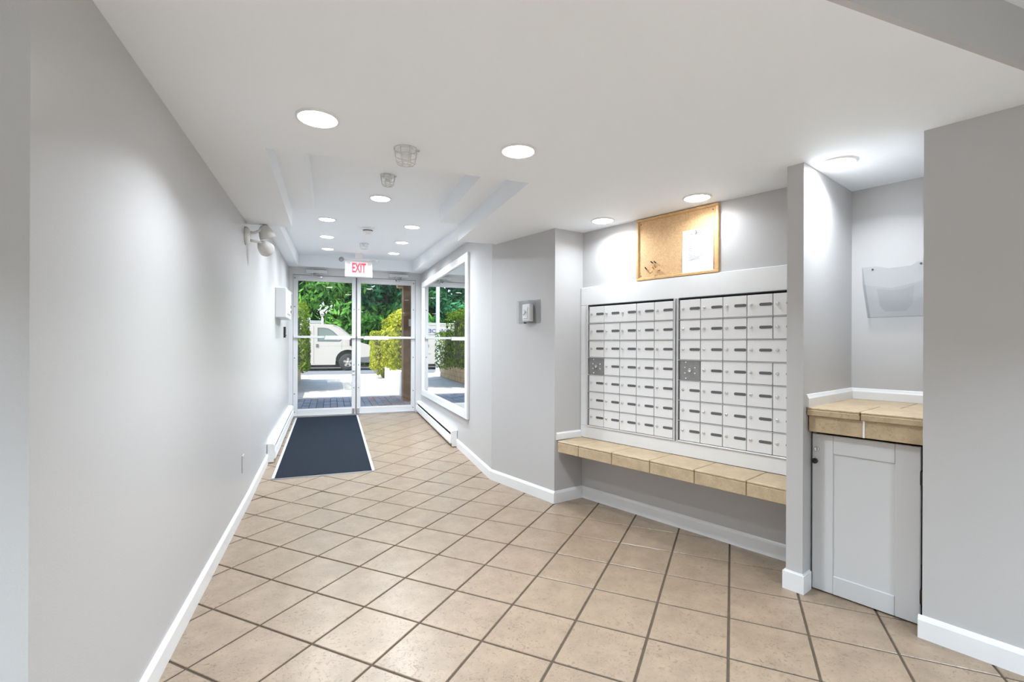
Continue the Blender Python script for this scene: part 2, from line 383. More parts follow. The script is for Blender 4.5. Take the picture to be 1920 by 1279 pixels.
# ------------------------------------------------------------------ baseboards (moulded top edge)
BH, BT = .092, .014
def baseboard(name, a, b, h=BH, t=BT, z0=0, z1=None, end0=False, ext0=0, ext1=0):
    d = (b-a).normalized(); L = (b-a).length
    prof = [(0, 0), (-t, 0), (-t, h-.018), (-t+.004, h-.008), (-.005, h), (0, h)]
    mb = MB().sweep(prof, -ext0, L+ext1, z0, z0 if z1 is None else z1)
    o = struct(name, mb, 'trim'); o.location = (a.x, a.y, 0); o.rotation_euler = (0, 0, atan2(d.y, d.x)); return o
baseboard('baseboard_left', V2(XL, 1.286), V2(XL, RY))
baseboard('baseboard_left_ramp', V2(XL, RY), V2(XL, 5.25), z0=0, z1=fz(5.25))
baseboard('baseboard_near_left', V2(-2.5, 1.286), V2(XL, 1.286), ext1=BT)
baseboard('baseboard_right', V2(XR, 5.36), C1, z0=fz(5.36), z1=fz(C1.y), ext1=.004)
baseboard('baseboard_angled', C1, C2, ext1=.012)
baseboard('baseboard_recess_side', C2, C3)
baseboard('baseboard_mail', mw(0), mw(MEND))
baseboard('baseboard_near_right', af(RWU, RWV), RE, ext0=.012)
pb = MB()
pb.prism([tuple(af(PU0-.012, PV0+.06)), tuple(af(PU0-.012, PV0-.012)), tuple(af(PU1+.01, PV0-.012)), tuple(af(PU1+.01, PV0+.085)), tuple(af(PU1, PV0+.085)), tuple(af(PU1, PV0)), tuple(af(PU0, PV0)), tuple(af(PU0, PV0+.06))], 0, .088)
pb.prism([tuple(af(PU0-.006, PV0+.06)), tuple(af(PU0-.006, PV0-.006)), tuple(af(PU1+.005, PV0-.006)), tuple(af(PU1+.005, PV0+.085)), tuple(af(PU1, PV0+.085)), tuple(af(PU1, PV0)), tuple(af(PU0, PV0)), tuple(af(PU0, PV0+.06))], .088, .094)
struct('baseboard_partition', pb, 'trim')

# ------------------------------------------------------------------ recessed ceiling lights, with added fill lights behind the camera
def downlight(x, y, z, label, tilt=0, group=None, w=1.0, spread=130, col=(.86, .935, 1)):
    t = thing('recessed_ceiling_light', label, 'ceiling light', (x, y, z), 0, group)
    if tilt: t.rotation_euler = (tilt, 0, 0)
    MB().lathe([(.083, .0), (.082, -.006), (.074, -.0075), (.070, -.003), (.070, 0)], n=32, flat_ends=False).build('trim_ring', 'white', t)
    MB().lathe([(.0705, -.0028), (.066, -.009), (.045, -.013), (.0001, -.0145)], n=32, flat_ends=False).build('lens', 'lens', t)
    ld = bpy.data.lights.new('light', 'AREA'); ld.shape = 'DISK'; ld.size = .132; ld.energy = LAMP_W*w; ld.spread = radians(spread); ld.color = col
    lo = bpy.data.objects.new('light_source', ld); COL.objects.link(lo); lo.parent = t; lo.location = (0, 0, -.016)
    return t
downlight(-.053, 2.053, CZ, 'round recessed light in lower white ceiling nearest the left wall', w=.44)
downlight(.80, 2.068, CZ, 'round recessed light in lower white ceiling nearest the wire caged detector', w=.68)
downlight(1.808, 3.002, CZ, 'round recessed light above mailboxes close to the recess corner', w=.17, spread=155)
downlight(2.055, 2.332, CZ, 'round recessed light right above the framed cork board', w=.09, spread=155)
downlight(2.295, 1.645, CZ, 'round recessed light above the tiled counter alcove', w=.32, spread=150)
for i, (x, y) in enumerate(((-1.4, .1), (.2, -.45), (1.7, -.45), (-1.4, -1.7), (.2, -1.9), (1.9, -1.9))):  # unseen lamps added behind the camera to brighten the foreground
    downlight(x, y, CZH, ['recessed light in the higher ceiling behind the doorway corner', 'recessed light in the higher ceiling of the rear lobby'][i > 0], 0, 'rear lobby ceiling lights', 1.5, 115, (.74, .88, 1))
TS = atan(.0426)
def onc3(x, y, it=8):       # follow the sight line through (x,y) at z 2.36 up to the sloping corridor ceiling
    t = 1.0
    for _ in range(it): t = (c3z(y*t)-1.2)/(2.36-1.2)
    return x*t, y*t
for (x, y), lab in zip([(.359, 3.947), (-.041, 4.783), (-.048, 5.549), (-.045, 6.256), (.738, 4.785), (.743, 5.557), (.736, 6.253)],
        ['single recessed light in raised corridor ceiling beside the small caged detector']
        + ['recessed light in corridor ceiling, left row, %s in line from the door' % k for k in ('third', 'second', 'first')]
        + ['recessed light in corridor ceiling, mirror side row, %s in line from the door' % k for k in ('third', 'second', 'first')]):
    X, Y = onc3(x, y); downlight(X, Y, c3z(Y), lab, TS if Y > 4 else 0, 'corridor ceiling lights', .44 if x < 0 else .68, 145)

# ------------------------------------------------------------------ entrance door set
ft = MB()
ft.box(XL, XL+.055, YD-.03, YD+.07, ZD-.02, 2.36); ft.box(XR-.085, XR, YD-.03, YD+.07, ZD-.02, 2.36)
struct('trim_door_jambs', ft, 'alu')
hd = MB(); hd.box(XL+.055, XR-.085, YD-.03, YD+.07, 2.235, 2.36); hd.box(XL+.055, XR-.085, YD-.045, YD-.03, 2.325, 2.36); struct('trim_door_head', hd, 'alu')
th = MB(); th.xz([(XL+.055, ZD-.02), (XR-.085, ZD-.02), (XR-.085, ZD+.012), (XL+.055, ZD+.012)], YD-.05, YD+.08); struct('trim_threshold', th, 'steel')
def leaf(name, x0, x1, hinge_left):
    t = thing(name, None, None, (x0, YD, ZD+.014), 0, kind='structure'); w = x1-x0; top = 2.232-ZD-.014; s = .062; b = .09; hh = .072
    for a, e in ((0, s), (w-s, w)): MB().box(a, e, 0, .045, 0, top, .003).build('stile', 'alu', t)
    for z0, z1 in ((0, b), (top-hh, top)): MB().box(s, w-s, 0, .045, z0, z1, .003).build('rail', 'alu', t)
    MB().box(s, w-s, .018, .026, b, top-hh).build('glass_pane', 'glass', t)
    fr = MB()
    for z0, z1 in ((b, b+.012), (top-hh-.012, top-hh)): fr.box(s, w-s, .008, .036, z0, z1)
    fr.build('glazing_bead', 'alu', t)
    zb = 1.312-ZD-.014
    bar = MB(); bar.box(.01, w-.01, -.035, 0, zb-.017, zb+.017, .004)
    pbar = bar.build('push_bar', 'alu', t)
    px0, px1 = (.43, .80) if hinge_left else (.10, .47)
    pad = MB().hexa([(px0, -.085, zb-.035), (px1, -.085, zb-.035), (px1, -.02, zb-.022), (px0, -.02, zb-.022)], [(px0+.02, -.085, zb+.022), (px1, -.085, zb+.022), (px1, -.02, zb+.02), (px0, -.02, zb+.02)])
    pad.build('paddle', 'alu', pbar)
    for z in (.12, .33, .62, 1.05, 1.62, top-.06):
        for xx in ((.03, w-.03)):
            pass
    sc = MB()
    for z in (.06, .33, .86, 1.62, top-.05): sc.lathe([(.009, 0), (.007, -.003), (.0001, -.0035)], (.02 if hinge_left else w-.03, 0, z), 'y', 8)
    for z in (.40, .75, 1.6): sc.lathe([(.008, 0), (.006, -.003), (.0001, -.0035)], (w-.03 if hinge_left else .03, 0, z), 'y', 8)
    sc.build('screw_heads', 'slot', t)
    # closer on the head of the frame with a folding arm
    cx = .17 if hinge_left else w-.42
    cl = MB().box(cx, cx+.30, -.085, -.03, top+.02, top+.075, .006).build('closer', 'alu', t)
    sp = cx+.09 if hinge_left else cx+.20
    MB().lathe([(.022, .0), (.022, .02), (.012, .026)], (sp, -.058, top+.075)).build('spindle_cap', 'steel', cl)
    el = sp+(.10 if hinge_left else -.10); en = el-(.02 if hinge_left else -.01)
    arm = MB().tube([(sp, -.058, top+.016), (el, -.145, top+.008)], .011, 6).tube([(el, -.145, top+.004), (en+.03, -.012, top-.02)], .010, 6)
    arm.lathe([(.018, -.012), (.018, .02)], (sp, -.058, top+.004)); arm.lathe([(.016, -.012), (.016, .012)], (el, -.145, top+.006))
    arm.build('closer_arm', 'steel', cl)
    MB().box(en, en+.06, -.014, 0, top-.04, top-.006, .003).build('arm_shoe', 'chrome', t)
    if hinge_left:
        lk = MB(); lk.box(w-.055, w-.012, -.012, 0, .95-.35, .72, .002); lk.build('lock_case', 'alu', t)
        MB().lathe([(.016, 0), (.016, -.02), (.010, -.024)], (w-.035, 0, .66), 'y', 12).build('lock_cylinder', 'steel', t)
    bo = MB().box(w-.05 if hinge_left else .015, w-.02 if hinge_left else .045, -.016, 0, .0, .09, .003); bo.build('foot_bolt', 'steel', t)
    return t
leaf('door_1', XL+.057, .3565, True)
leaf('door_2', .3625, XR-.087, False)
ag = MB().box(.354, .365, YD-.008, YD+.0, ZD+.02, 2.23); struct('trim_astragal', ag, 'dark')

# ------------------------------------------------------------------ exit sign with two lamp heads, hung from the corridor ceiling
ey = 7.22; exx, exz = .362, 2.283
e = thing('exit_sign', 'white exit sign with red letters and two lamp heads above the door', 'exit sign', (exx, ey, exz))
MB().box(-.185, .185, -.03, .03, -.125, .11, .012).build('housing', 'white', e)
MB().box(-.115, .115, -.033, -.029, -.085, .085).build('lit_face', 'exitw', e)
text_part('EXIT', .185, .002, 'red', 'exit_letters', e, (0, -.036, -.002), (pi/2, 0, 0), (.50, 1, 1), .004)
MB().box(-.16, .16, -.022, .022, .11, .135, .005).build('top_bar', 'white', e)
MB().box(-.05, .05, -.03, .03, .135, c3z(ey)-exz+.001).build('ceiling_canopy', 'white', e)
for sx in (-1, 1):
    hd_ = MB().tube([(sx*.15, 0, .125), (sx*.22, -.02, .118)], .012, 8).build('lamp_arm', 'white', e)
    mb = MB().lathe([(.0001, .02), (.018, .02), (.032, 0), (.035, -.022), (.031, -.026), (.028, -.020), (.0001, -.016)], (sx*.235, -.03, .112), 'y', 20)
    mb.build('lamp_head', 'zinc' if sx < 0 else 'beigep', e)

# ------------------------------------------------------------------ detectors
def caged_detector(x, y, z, label, r=.075, tilt=0):
    t = thing('caged_heat_detector', label, 'detector', (x, y, z)); t.rotation_euler = (tilt, 0, 0); t.scale = (.66, .66, .72)
    MB().lathe([(.052, 0), (.052, -.010), (.040, -.018), (.022, -.020), (.018, -.040), (.026, -.046), (.028, -.058), (.010, -.064), (.0001, -.064)], n=20).build('sensor', 'white', t)
    MB().lathe([(.038, -.0185), (.046, -.0125)], n=20, flat_ends=False).build('sensor_ring', 'slot', t)
    g = MB(); w = .0022
    def ring(rr, zz): g.tube([(rr*cos(a*pi/12), rr*sin(a*pi/12), zz) for a in range(24)], w, 6, closed=True)
    ring(r*1.06, -.004); ring(r*.98, -.045); ring(r*.74, -.096); ring(r*.30, -.102)
    for k in range(8):
        a = k*pi/4+.2; ca, sa = cos(a), sin(a)
        g.tube([(r*1.06*ca, r*1.06*sa, -.003), (r*ca, r*sa, -.05), (r*.9*ca, r*.9*sa, -.082), (r*.72*ca, r*.72*sa, -.097), (r*.28*ca, r*.28*sa, -.103)], w, 6)
    g.build('wire_guard', 'beigep', t)
    MB().box(r*.9, r*1.25, -.01, .01, -.006, 0).build('guard_clip', 'steel', t)
caged_detector(.315, 2.235, CZ, 'wire caged detector on the lower ceiling between the two big lights')
X, Y = onc3(.358, 3.40); caged_detector(X, Y, c3z(Y), 'small wire caged detector on the raised corridor ceiling', .07)
X, Y = onc3(.345, 5.78); caged_detector(X, Y, c3z(Y), 'wire caged detector near the exit sign', .07, TS)
X, Y = onc3(.337, 5.02); t = thing('smoke_detector', 'round white stepped smoke detector on the corridor ceiling', 'smoke detector', (X, Y, c3z(Y))); t.rotation_euler = (TS, 0, 0)
MB().lathe([(.068, 0), (.068, -.012), (.060, -.016), (.058, -.020)], n=28).build('mounting_plate', 'white', t)
MB().lathe([(.050, -.019), (.050, -.030)], n=28, flat_ends=False).build('vent_ring', 'slot', t)
MB().lathe([(.054, -.030), (.048, -.044), (.030, -.048), (.028, -.060), (.0001, -.062)], n=28).build('sensor_dome', 'white', t)

# ------------------------------------------------------------------ mirror on the right corridor wall
m0, m1, mz0, mz1 = 4.855, 7.56, .425, 2.17
t = thing('wall_mirror', 'large mirror in a wide white frame on the corridor wall above the heater', 'mirror', (XR, m1, 0), -pi/2)
L = m1-m0; fw = .088; fd = .03
def rail(a, b, z0, z1): MB().box(a, b, -fd, 0, z0, z1, .005).build('frame_rail', 'trim', t)
rail(0, fw, mz0, mz1); rail(L-fw, L, mz0, mz1); rail(fw, L-fw, mz1-fw, mz1); rail(fw, L-fw, mz0, mz0+fw)
MB().box(fw, L-fw, -.012, -.002, mz0+fw, mz1-fw).build('mirror_glass', 'mirror', t)

# ------------------------------------------------------------------ baseboard heaters
def heater(label, loc, rotz, L, s):
    t = thing('baseboard_heater', label, 'heater', loc, rotz); e = .035; zt = .185; d = .068
    MB().sweep([(0, .02), (0, zt), (-.004, zt), (-.004, .02)], 0, L, 0, s*L).build('back_plate', 'heater', t)
    MB().sweep([(-.004, zt-.012), (-.004, zt), (-.05, zt), (-d, zt-.012), (-d, zt-.026), (-d+.003, zt-.026), (-d+.003, zt-.015), (-.05, zt-.006)], e, L-e, s*e, s*(L-e)).build('top_cover', 'heater', t)
    MB().sweep([(-d-.006, .045), (-d+.0, zt-.068), (-d+.010, zt-.060), (-d+.012, zt-.062), (-d+.003, zt-.070), (-d-.002, .045)], e, L-e, s*e, s*(L-e)).build('front_panel', 'heater', t)
    MB().sweep([(-.012, .03), (-.012, zt-.02), (-.045, zt-.03), (-.045, .03)], e, L-e, s*e, s*(L-e)).build('heating_fins', 'dark', t)
    MB().sweep([(-.004, .02), (-.004, .028), (-d-.004, .028), (-d-.006, .040), (-d-.002, .041), (-d+.001, .022)], e, L-e, s*e, s*(L-e)).build('bottom_lip', 'heater', t)
    for a, b in ((0, e), (L-e, L)):
        MB().sweep([(0, .008), (0, zt+.002), (-.05, zt+.002), (-d-.004, zt-.012), (-d-.002, zt-.06), (-d-.010, zt-.085), (-d-.010, .05), (-d+.008, .035), (-d+.008, .008)], a, b, s*a, s*b).build('end_cap', 'heater', t)
heater('white baseboard heater beside the dark floor mat', (XL, 5.25, fz(5.25)), pi/2, 2.48, RS)
heater('white baseboard heater with dark slot beneath the mirror', (XR, 7.76, fz(7.76)), -pi/2, 2.40, -RS)

# ------------------------------------------------------------------ floor mat
ma, mb_ = 4.665, 7.70; x0, x1 = -.487, .385
t = thing('floor_mat', 'dark blue grey entrance mat with pale vinyl edging', 'floor mat', ((x0+x1)/2, ma, fz(ma))); t.rotation_euler = (atan(RS), 0, 0)
hw = (x1-x0)/2; Lm = (mb_-ma)/cos(atan(RS))
MB().box(-hw+.025, hw-.025, .022, Lm, .001, .010, .002).build('mat_pile', 'mat', t)
MB().hexa([(-hw, 0, .0015), (hw, 0, .0015), (hw, .026, .0015), (-hw, .026, .0015)], [(-hw, .004, .003), (hw, .004, .003), (hw-.0, .026, .0075), (-hw, .026, .0075)]).build('edging', 'slot', t)
for s_ in (-1, 1):
    a, b = sorted((s_*hw, s_*(hw-.028)))
    MB().box(a, b, .026, Lm, .0012, .0075, .0015).build('edging', 'vinyl', t)

# ------------------------------------------------------------------ left wall fittings
t = thing('emergency_light', 'twin head emergency light on the left wall under the ceiling', 'emergency light', (XL, 3.95, 1.985), pi/2)
MB().lathe([(.066, 0), (.064, -.016), (.050, -.030), (.0001, -.032)], n=28, axis='y').build('canopy', 'beigep', t)
def bell(c, ax):
    mb = MB().lathe([(.0001, -.045), (.020, -.043), (.034, -.030), (.046, -.005), (.055, .030), (.057, .052), (.053, .054), (.050, .044), (.0001, .040)], n=24)
    q = Vector((0, 0, 1)).rotation_difference(Vector(ax).normalized()).to_matrix().to_4x4()
    mb.v = [tuple(Matrix.Translation(c) @ q @ Vector(v)) for v in mb.v]; return mb
for zz, hc, ax in ((.030, (.085, -.120, .062), (.25, -.35, -1)), (-.030, (.085, -.110, -.052), (.95, -.35, -.35))):
    h = bell(hc, ax).build('lamp_head', 'beigep', t)
    MB().tube([(0.01, -.026, zz), (.025, -.055, zz), (.05, -.085, (zz+hc[2])/2+.01), tuple(Vector(hc)-Vector(ax).normalized()*.04)], .010, 8).build('swivel_arm', 'beigep', h)
    q = Vector(ax).normalized(); a = Vector(hc)
    mb = MB().lathe([(.049, 0), (.030, .006), (.0001, .008)], n=24); R = Vector((0, 0, 1)).rotation_difference(q).to_matrix().to_4x4()
    mb.v = [tuple(Matrix.Translation(a+q*.045) @ R @ Vector(v)) for v in mb.v]; mb.build('lens', 'white', h)
t = thing('intercom_panel', 'white wall box with keypad and curled cover by the entrance', 'intercom', (XL, 5.93, 1.50), pi/2)
MB().box(0, .62, -.115, 0, 0, .335, .006).build('box', 'alu', t, label='deep white metal box')
fp = MB().box(.60, .625, -.118, -.004, .004, .331, .003); fp.build('cover_plate', 'trim', t)
MB().box(.10, .52, -.121, -.114, .05, .29, .002).build('front_panel', 'alu', t)
for zz in (.08, .14): MB().box(.55, .585, -.124, -.113, zz, zz+.035, .002).build('key', 'black', t)
MB().tube([(.45, -.06, .335), (.52, -.09, .352), (.6, -.11, .345), (.66, -.125, .33)], .006, 8).build('cable', 'white', t)
t = thing('wall_reader', 'small black reader mounted on left wall beneath the intercom', 'reader', (XL, 7.0, 1.36), pi/2)
MB().xz([(-.05, -.07), (.05, -.07), (.05, .07), (-.05, .07)], -.022, 0).build('body', 'black', t)
MB().lathe([(.018, -.022), (.014, -.034), (.0001, -.036)], (0, 0, -.03), 'y', 14).build('button', 'steel', t)
t = thing('wall_plate', 'narrow blank cover plate low on the left wall', 'wall plate', (XL, 3.87, .355), pi/2)
MB().box(-.036, .036, -.006, 0, -.062, .062, .003).build('plate', 'wall', t)
sc = MB()
for zz in (-.042, .042): sc.lathe([(.004, -.006), (.0035, -.0075), (.0001, -.008)], (0, 0, zz), 'y', 10)
sc.build('screws', 'steel', t)

# ------------------------------------------------------------------ pull station under clear cover on the angled wall
d = (C2-C1).normalized(); p = C1+d*.525
t = thing('alarm_station', 'small white alarm switch under a clear cover on the angled wall', 'alarm switch', (p.x, p.y, 1.465), atan2(d.y, d.x))
MB().box(-.14, .14, -.008, 0, -.09, .10, .004).build('back_plate', 'acryl', t)
MB().box(-.045, .052, -.045, -.002, -.072, .066, .006).build('switch_body', 'white', t)
MB().box(-.026, .030, -.052, -.044, -.05, .045, .003).build('switch_face', 'trim', t)
MB().tube([(-.012, -.056, .02), (.02, -.060, .0), (-.012, -.056, -.02)], .005, 6).build('lever', 'beigep', t)
cv = MB()
for b in ((-.075, .085, -.078, -.074, -.085, .092), (-.075, -.071, -.074, -.008, -.085, .092), (.081, .085, -.074, -.008, -.085, .092), (-.071, .081, -.074, -.008, .088, .092), (-.071, .081, -.074, -.008, -.085, -.081)): cv.box(*b)
cv.build('clear_cover', 'acryl', t)
MB().lathe([(.008, -.03), (.008, -.05), (.0001, -.052)], (-.01, 0, -.083), 'y', 10).build('seal', 'slot', t)

# ------------------------------------------------------------------ mailboxes in their white surround
def mframe(name, label, cat, s=0, z=0, off=0, kind=None, group=None):
    p = mw(s, -off); return thing(name, label, cat, (p.x, p.y, z), MA, group, kind)
BT0 = .48      # bench top
z_lo, z_hi = .573, 1.513
t = thing('trim_mailbox_surround', None, None, (C3.x, C3.y, 0), MA, kind='structure')
MB().box(0, MEND, -.022, 0, z_hi, 1.655, .003).build('fascia', 'trim', t)
MB().box(0, MEND, -.022, 0, BT0, z_lo, .003).build('lower_rail', 'trim', t)
MB().box(0, .065, -.022, 0, z_lo, z_hi, .003).build('side_strip', 'trim', t)
def bank(label, s0, s1, x_cols, lockplate, merged):
    t = mframe('mailbox_bank', label, 'mailboxes', s0, 0, 0)
    w = s1-s0; f = .022
    MB().box(0, w, -.006, -.001, z_lo, z_hi).build('back_panel', 'dark', t)
    fr = MB(); fr.box(0, f*.55, -.034, -.006, z_lo, z_hi, .002); fr.build('frame_side', 'silverf', t)
    fr = MB(); fr.box(w-f*.55, w, -.034, -.006, z_lo, z_hi, .002); fr.build('frame_side', 'silverf', t)
    fr = MB(); fr.box(f*.55, w-f*.55, -.034, -.006, z_lo, z_lo+.008, .002); fr.build('frame_bottom', 'silverf', t)
    fr = MB(); fr.box(f*.55, w-f*.55, -.030, -.006, z_hi-.006, z_hi, .002); fr.build('frame_top', 'dark', t)  # dark colour stands in for the shaded gap under the fascia
    rz = [1.503-.1316*k for k in range(8)]; cw = .1437; g = .0022
    door_me = slot_me = lock_me = None
    for r in range(7):
        z1, z0 = rz[r], rz[r+1]
        MB().box(f*.55, w-f*.55, -.031, -.026, z0-.0018, z0+.0018).build('shelf_edge', 'silverf', t)
        for k in range(5):
            if (r, k-1) in merged: continue
            nspan = 2 if (r, k) in merged else 1
            a = x_cols+k*cw-s0; b = a+cw*nspan
            if (r, k) == lockplate:
                pl = MB().box(a+g, b-g, -.027, -.008, z0+.004, z1-.004).build('lock_plate', 'zinc', t)
                cx, cz = (a+b)/2, (z0+z1)/2
                MB().lathe([(.013, -.027), (.012, -.034), (.008, -.035), (.007, -.031), (.0001, -.031)], (cx, 0, cz), 'y', 14).build('lock_cylinder', 'chrome', pl)
                sc = MB()
                for qx, qz in ((-.034, .018), (.034, .018), (-.034, -.018), (.034, -.018), (-.028, .052), (-.028, -.052)): sc.lathe([(.005, -.027), (.004, -.0295), (.0001, -.030)], (cx+qx, 0, cz+qz), 'y', 8)
                sc.build('screws', 'trim', pl); continue
            if nspan == 1:
                if door_me is None:
                    o = MB().box(g, cw-g, -.029, -.008, .004, rz[0]-rz[1]-.004, .0015).build('mailbox_door', 'silver', t); door_me = o
                else: o = copy_part(door_me, t)
                o.location = (a, 0, z0)
            else:
                o = MB().box(g, cw*2-g, -.029, -.008, .004, rz[0]-rz[1]-.004, .0015).build('mailbox_door', 'silver', t); o.location = (a, 0, z0)
            for q in range(nspan):
                if slot_me is None:
                    mb = MB(); h = .0085; pts = [(-.027+h*cos(an), h*sin(an)) for an in [pi/2+i*pi/8 for i in range(9)]]+[(.027+h*cos(an), h*sin(an)) for an in [-pi/2+i*pi/8 for i in range(9)]]
                    slot_me = mb.xz(pts, -.0305, -.028).build('name_slot', 'slot', o)
                    lock_me = MB().lathe([(.0095, -.028), (.009, -.034), (.0075, -.0355), (.003, -.036), (.0001, -.034)], (0, 0, 0), 'y', 12).build('lock', 'chrome', o)
                    ss, ll = slot_me, lock_me
                else: ss, ll = copy_part(slot_me, o), copy_part(lock_me, o)
                ss.location = (cw*.735+q*cw, 0, (rz[0]-rz[1])*.53); ll.location = (.025+q*cw, 0, (rz[0]-rz[1])*.53)
    return t
bank('silver mailbox bank nearest the recess corner, below the cork board', .067, .826, .092, (3, 0), {(0, 1)})
bank('silver mailbox bank next to the partition wall', .836, 1.62, .857, (3, 0), {(2, 3)})

# ------------------------------------------------------------------ cork board, notice and pins
t = mframe('cork_board', 'cork notice board in an oak frame above the mailboxes', 'notice board', .515, 1.657)
wc, hc = .597, .432
MB().box(.016, wc-.016, -.012, -.002, .016, hc-.016).build('cork_panel', 'cork', t)
for b in ((0, wc, 0, .018), (0, wc, hc-.018, hc), (0, .018, .018, hc-.018), (wc-.022, wc, .018, hc-.018)): MB().box(b[0], b[1], -.024, 0, b[2], b[3], .003).build('frame_rail', 'oak', t)
for cx, cz in ((.032, .035), (.032, hc-.035), (wc-.04, hc-.035), (wc-.04, .035)): MB().lathe([(.005, -.012), (.004, -.0135), (.0001, -.014)], (cx, 0, cz), 'y', 8).build('screw', 'slot', t)
t = mframe('notice_sheet', 'white printed notice pinned on the cork board', 'paper', .868, 1.675, .0125)
MB().add([(x*.21, -.0015-.004*abs(x-.5)-.004*(1-z), z*.275) for z in (0, .5, 1) for x in (0, .25, .5, .75, 1)], [(r*5+k, r*5+k+1, r*5+k+6, r*5+k+5) for r in range(2) for k in range(4)], True).build('sheet', 'paper', t)
pr = MB(); rr = random.Random(3)
for k in range(13):
    zz = .238-k*.0135+(.01 if k == 0 else 0); xx = .045 if k else .055
    end = xx+(.10 if k == 0 else rr.uniform(.06, .115) if k % 4 else .03)
    pr.box(xx, end, -.0062-.004*(1-zz/.275), -.0056-.004*(1-zz/.275), zz, zz+.0028)
pr.build('printed_lines', 'ink', t)
def pin(s, z, ax, m, lab, name='push_pin'):
    t = mframe(name, lab, 'push pin', s, z, .0125, group='push pins on the cork board')
    mb = MB().lathe([(.0001, .0), (.0012, .003), (.0012, .010), (.0055, .011), (.0045, .014), (.0038, .024), (.0055, .028), (.0001, .030)], n=10)
    R = Vector((0, 0, 1)).rotation_difference(Vector(ax).normalized()).to_matrix().to_4x4(); mb.v = [tuple(R @ Vector(v)) for v in mb.v]; mb.build('pin', m, t)
pin(.967, 1.668+.255, (.2, -1, .6), 'steel', 'steel pin holding the printed notice')
for s, z, ax, m in ((.600, 1.725, (-.3, -.6, .8), 'black'), (.652, 1.765, (-.5, -.6, .6), 'black'), (.676, 1.762, (-.4, -.6, .6), 'black'), (.655, 1.727, (.1, -1, .5), 'brass'), (.668, 1.735, (.1, -1, .5), 'brass'), (.690, 1.722, (.5, -.8, -.3), 'brass'), (.645, 1.718, (-.2, -.9, -.5), 'brass')):
    pin(s, z, ax, m, ('black' if m == 'black' else 'brass')+' push pin in the cluster low on the cork board')

# ------------------------------------------------------------------ tiled bench along the mail wall
t = mframe('tiled_bench', 'tan tiled bench shelf under the mailboxes', 'bench', 0, 0)
bd = .285; bt = .083
sx0 = .0; sx1 = 1.66
def bench_s_end(off): return (af(PU0, 0)-C3).dot(MD)/1.0
MB().box(.0, 1.60, -bd+.012, -.002, BT0-bt+.004, BT0-.012).build('bench_core', 'lgrout', t)
js = [-.02, .211, .507, .802, 1.101, 1.398, 1.64]
for a, b in zip(js, js[1:]):
    a2, b2 = max(a, .002)+.002, b-.002
    MB().box(a2 if a > 0 else .006, b2, -bd-.002, -.023, BT0-.012, BT0, .003).build('top_tile', 'btile', t)
    MB().box(a2 if a > 0 else .006, b2, -bd-.002, -bd+.011, BT0-bt, BT0-.0135, .003).build('front_tile', 'btile', t)
rs = thing('trim_bench_side', None, None, (C2.x, C2.y, 0), atan2((C3-C2).y, (C3-C2).x), kind='structure')
MB().sweep([(0, BT0), (-.012, BT0), (-.012, BT0+.045), (-.004, BT0+.056), (0, BT0+.056)], .015, (C3-C2).length-.02).build('side_strip', 'trim', rs)

# ------------------------------------------------------------------ cabinet, counter, splash trims in the alcove
ar = AA
def aframe(name, label, cat, u, v, z, kind=None):
    p = af(u, v); return thing(name, label, cat, (p.x, p.y, z), ar, kind=kind)
CF = .113
t = aframe('base_cabinet', 'grey base cabinet with one panelled door under the tiled counter', 'cabinet', PU1+.004, CF, 0)
cw_ = RWU-PU1-.008
MB().box(0, .016, .022, .56, .0, .775).build('side_panel', 'cab', t); MB().box(cw_-.016, cw_, .022, .56, .0, .775).build('side_panel', 'cab', t)
MB().box(.016, cw_-.016, .54, .556, .0, .775).build('back_panel', 'cab', t); MB().box(.016, cw_-.016, .024, .54, .06, .078).build('bottom_panel', 'dark', t)
dw = .418
dr = thing('door', None, None, (.004, 0, .006)); dr.parent = t
MB().box(0, .09, 0, .02, 0, .764, .002).build('door_stile', 'cab', dr); MB().box(dw-.088, dw, 0, .02, 0, .764, .002).build('door_stile', 'cab', dr)
MB().box(.0905, dw-.0885, 0, .02, 0, .088, .002).build('door_rail', 'cab', dr); MB().box(.0905, dw-.0885, 0, .02, .676, .764, .002).build('door_rail', 'cab', dr)
MB().box(.085, dw-.085, .007, .016, .082, .682).build('door_panel', 'cab', dr)
MB().lathe([(.012, 0), (.011, -.006), (.007, -.007), (.006, -.004), (.0001, -.004)], (.020, 0, .690), 'y', 18).build('lock', 'chrome', dr)
MB().lathe([(.008, 0), (.008, -.010), (.013, -.014), (.0135, -.022), (.010, -.026), (.0001, -.027)], (.018, 0, .633), 'y', 18).build('knob', 'black', dr)
for z in (.09, .60):
    MB().box(dw-.002, dw+.010, -.002, .022, z, z+.06, .002).build('hinge', 'black', dr)
t = aframe('tiled_counter', 'tan tiled countertop with overhanging nosing in the alcove', 'countertop', PU1, .066, .0)
W_ = RWU-PU1; D_ = AB-.066; ct = .903
MB().box(.004, W_-.002, .02, D_-.004, .79, ct-.012).build('counter_core', 'lgrout', t)
jx = .222; jx2 = .225+.075
for a, b in ((.002, jx-.002), (jx+.002, W_-.001)):
    MB().box(a, b, -.008, .30, ct-.011, ct, .003).build('top_tile', 'btile', t)
    MB().box(a, b, -.010, .004, ct-.040, ct-.0105, .004).build('nosing', 'btile', t)
for a, b in ((.002, jx2-.002), (jx2+.002, W_-.001)): MB().box(a, b, .304, D_-.002, ct-.012, ct-.001, .003).build('top_tile', 'btile', t)
for a, b in ((.006, jx+.006), (jx+.014, W_-.001)): MB().box(a, b, .008, .020, ct-.119, ct-.041, .002).build('front_tile', 'btile', t)
MB().box(jx+.006, jx+.014, .006, .018, ct-.119, ct-.036).build('joint_strip', 'paper', t)
sp = aframe('trim_counter_splash', None, None, PU1, .0, 0, 'structure')
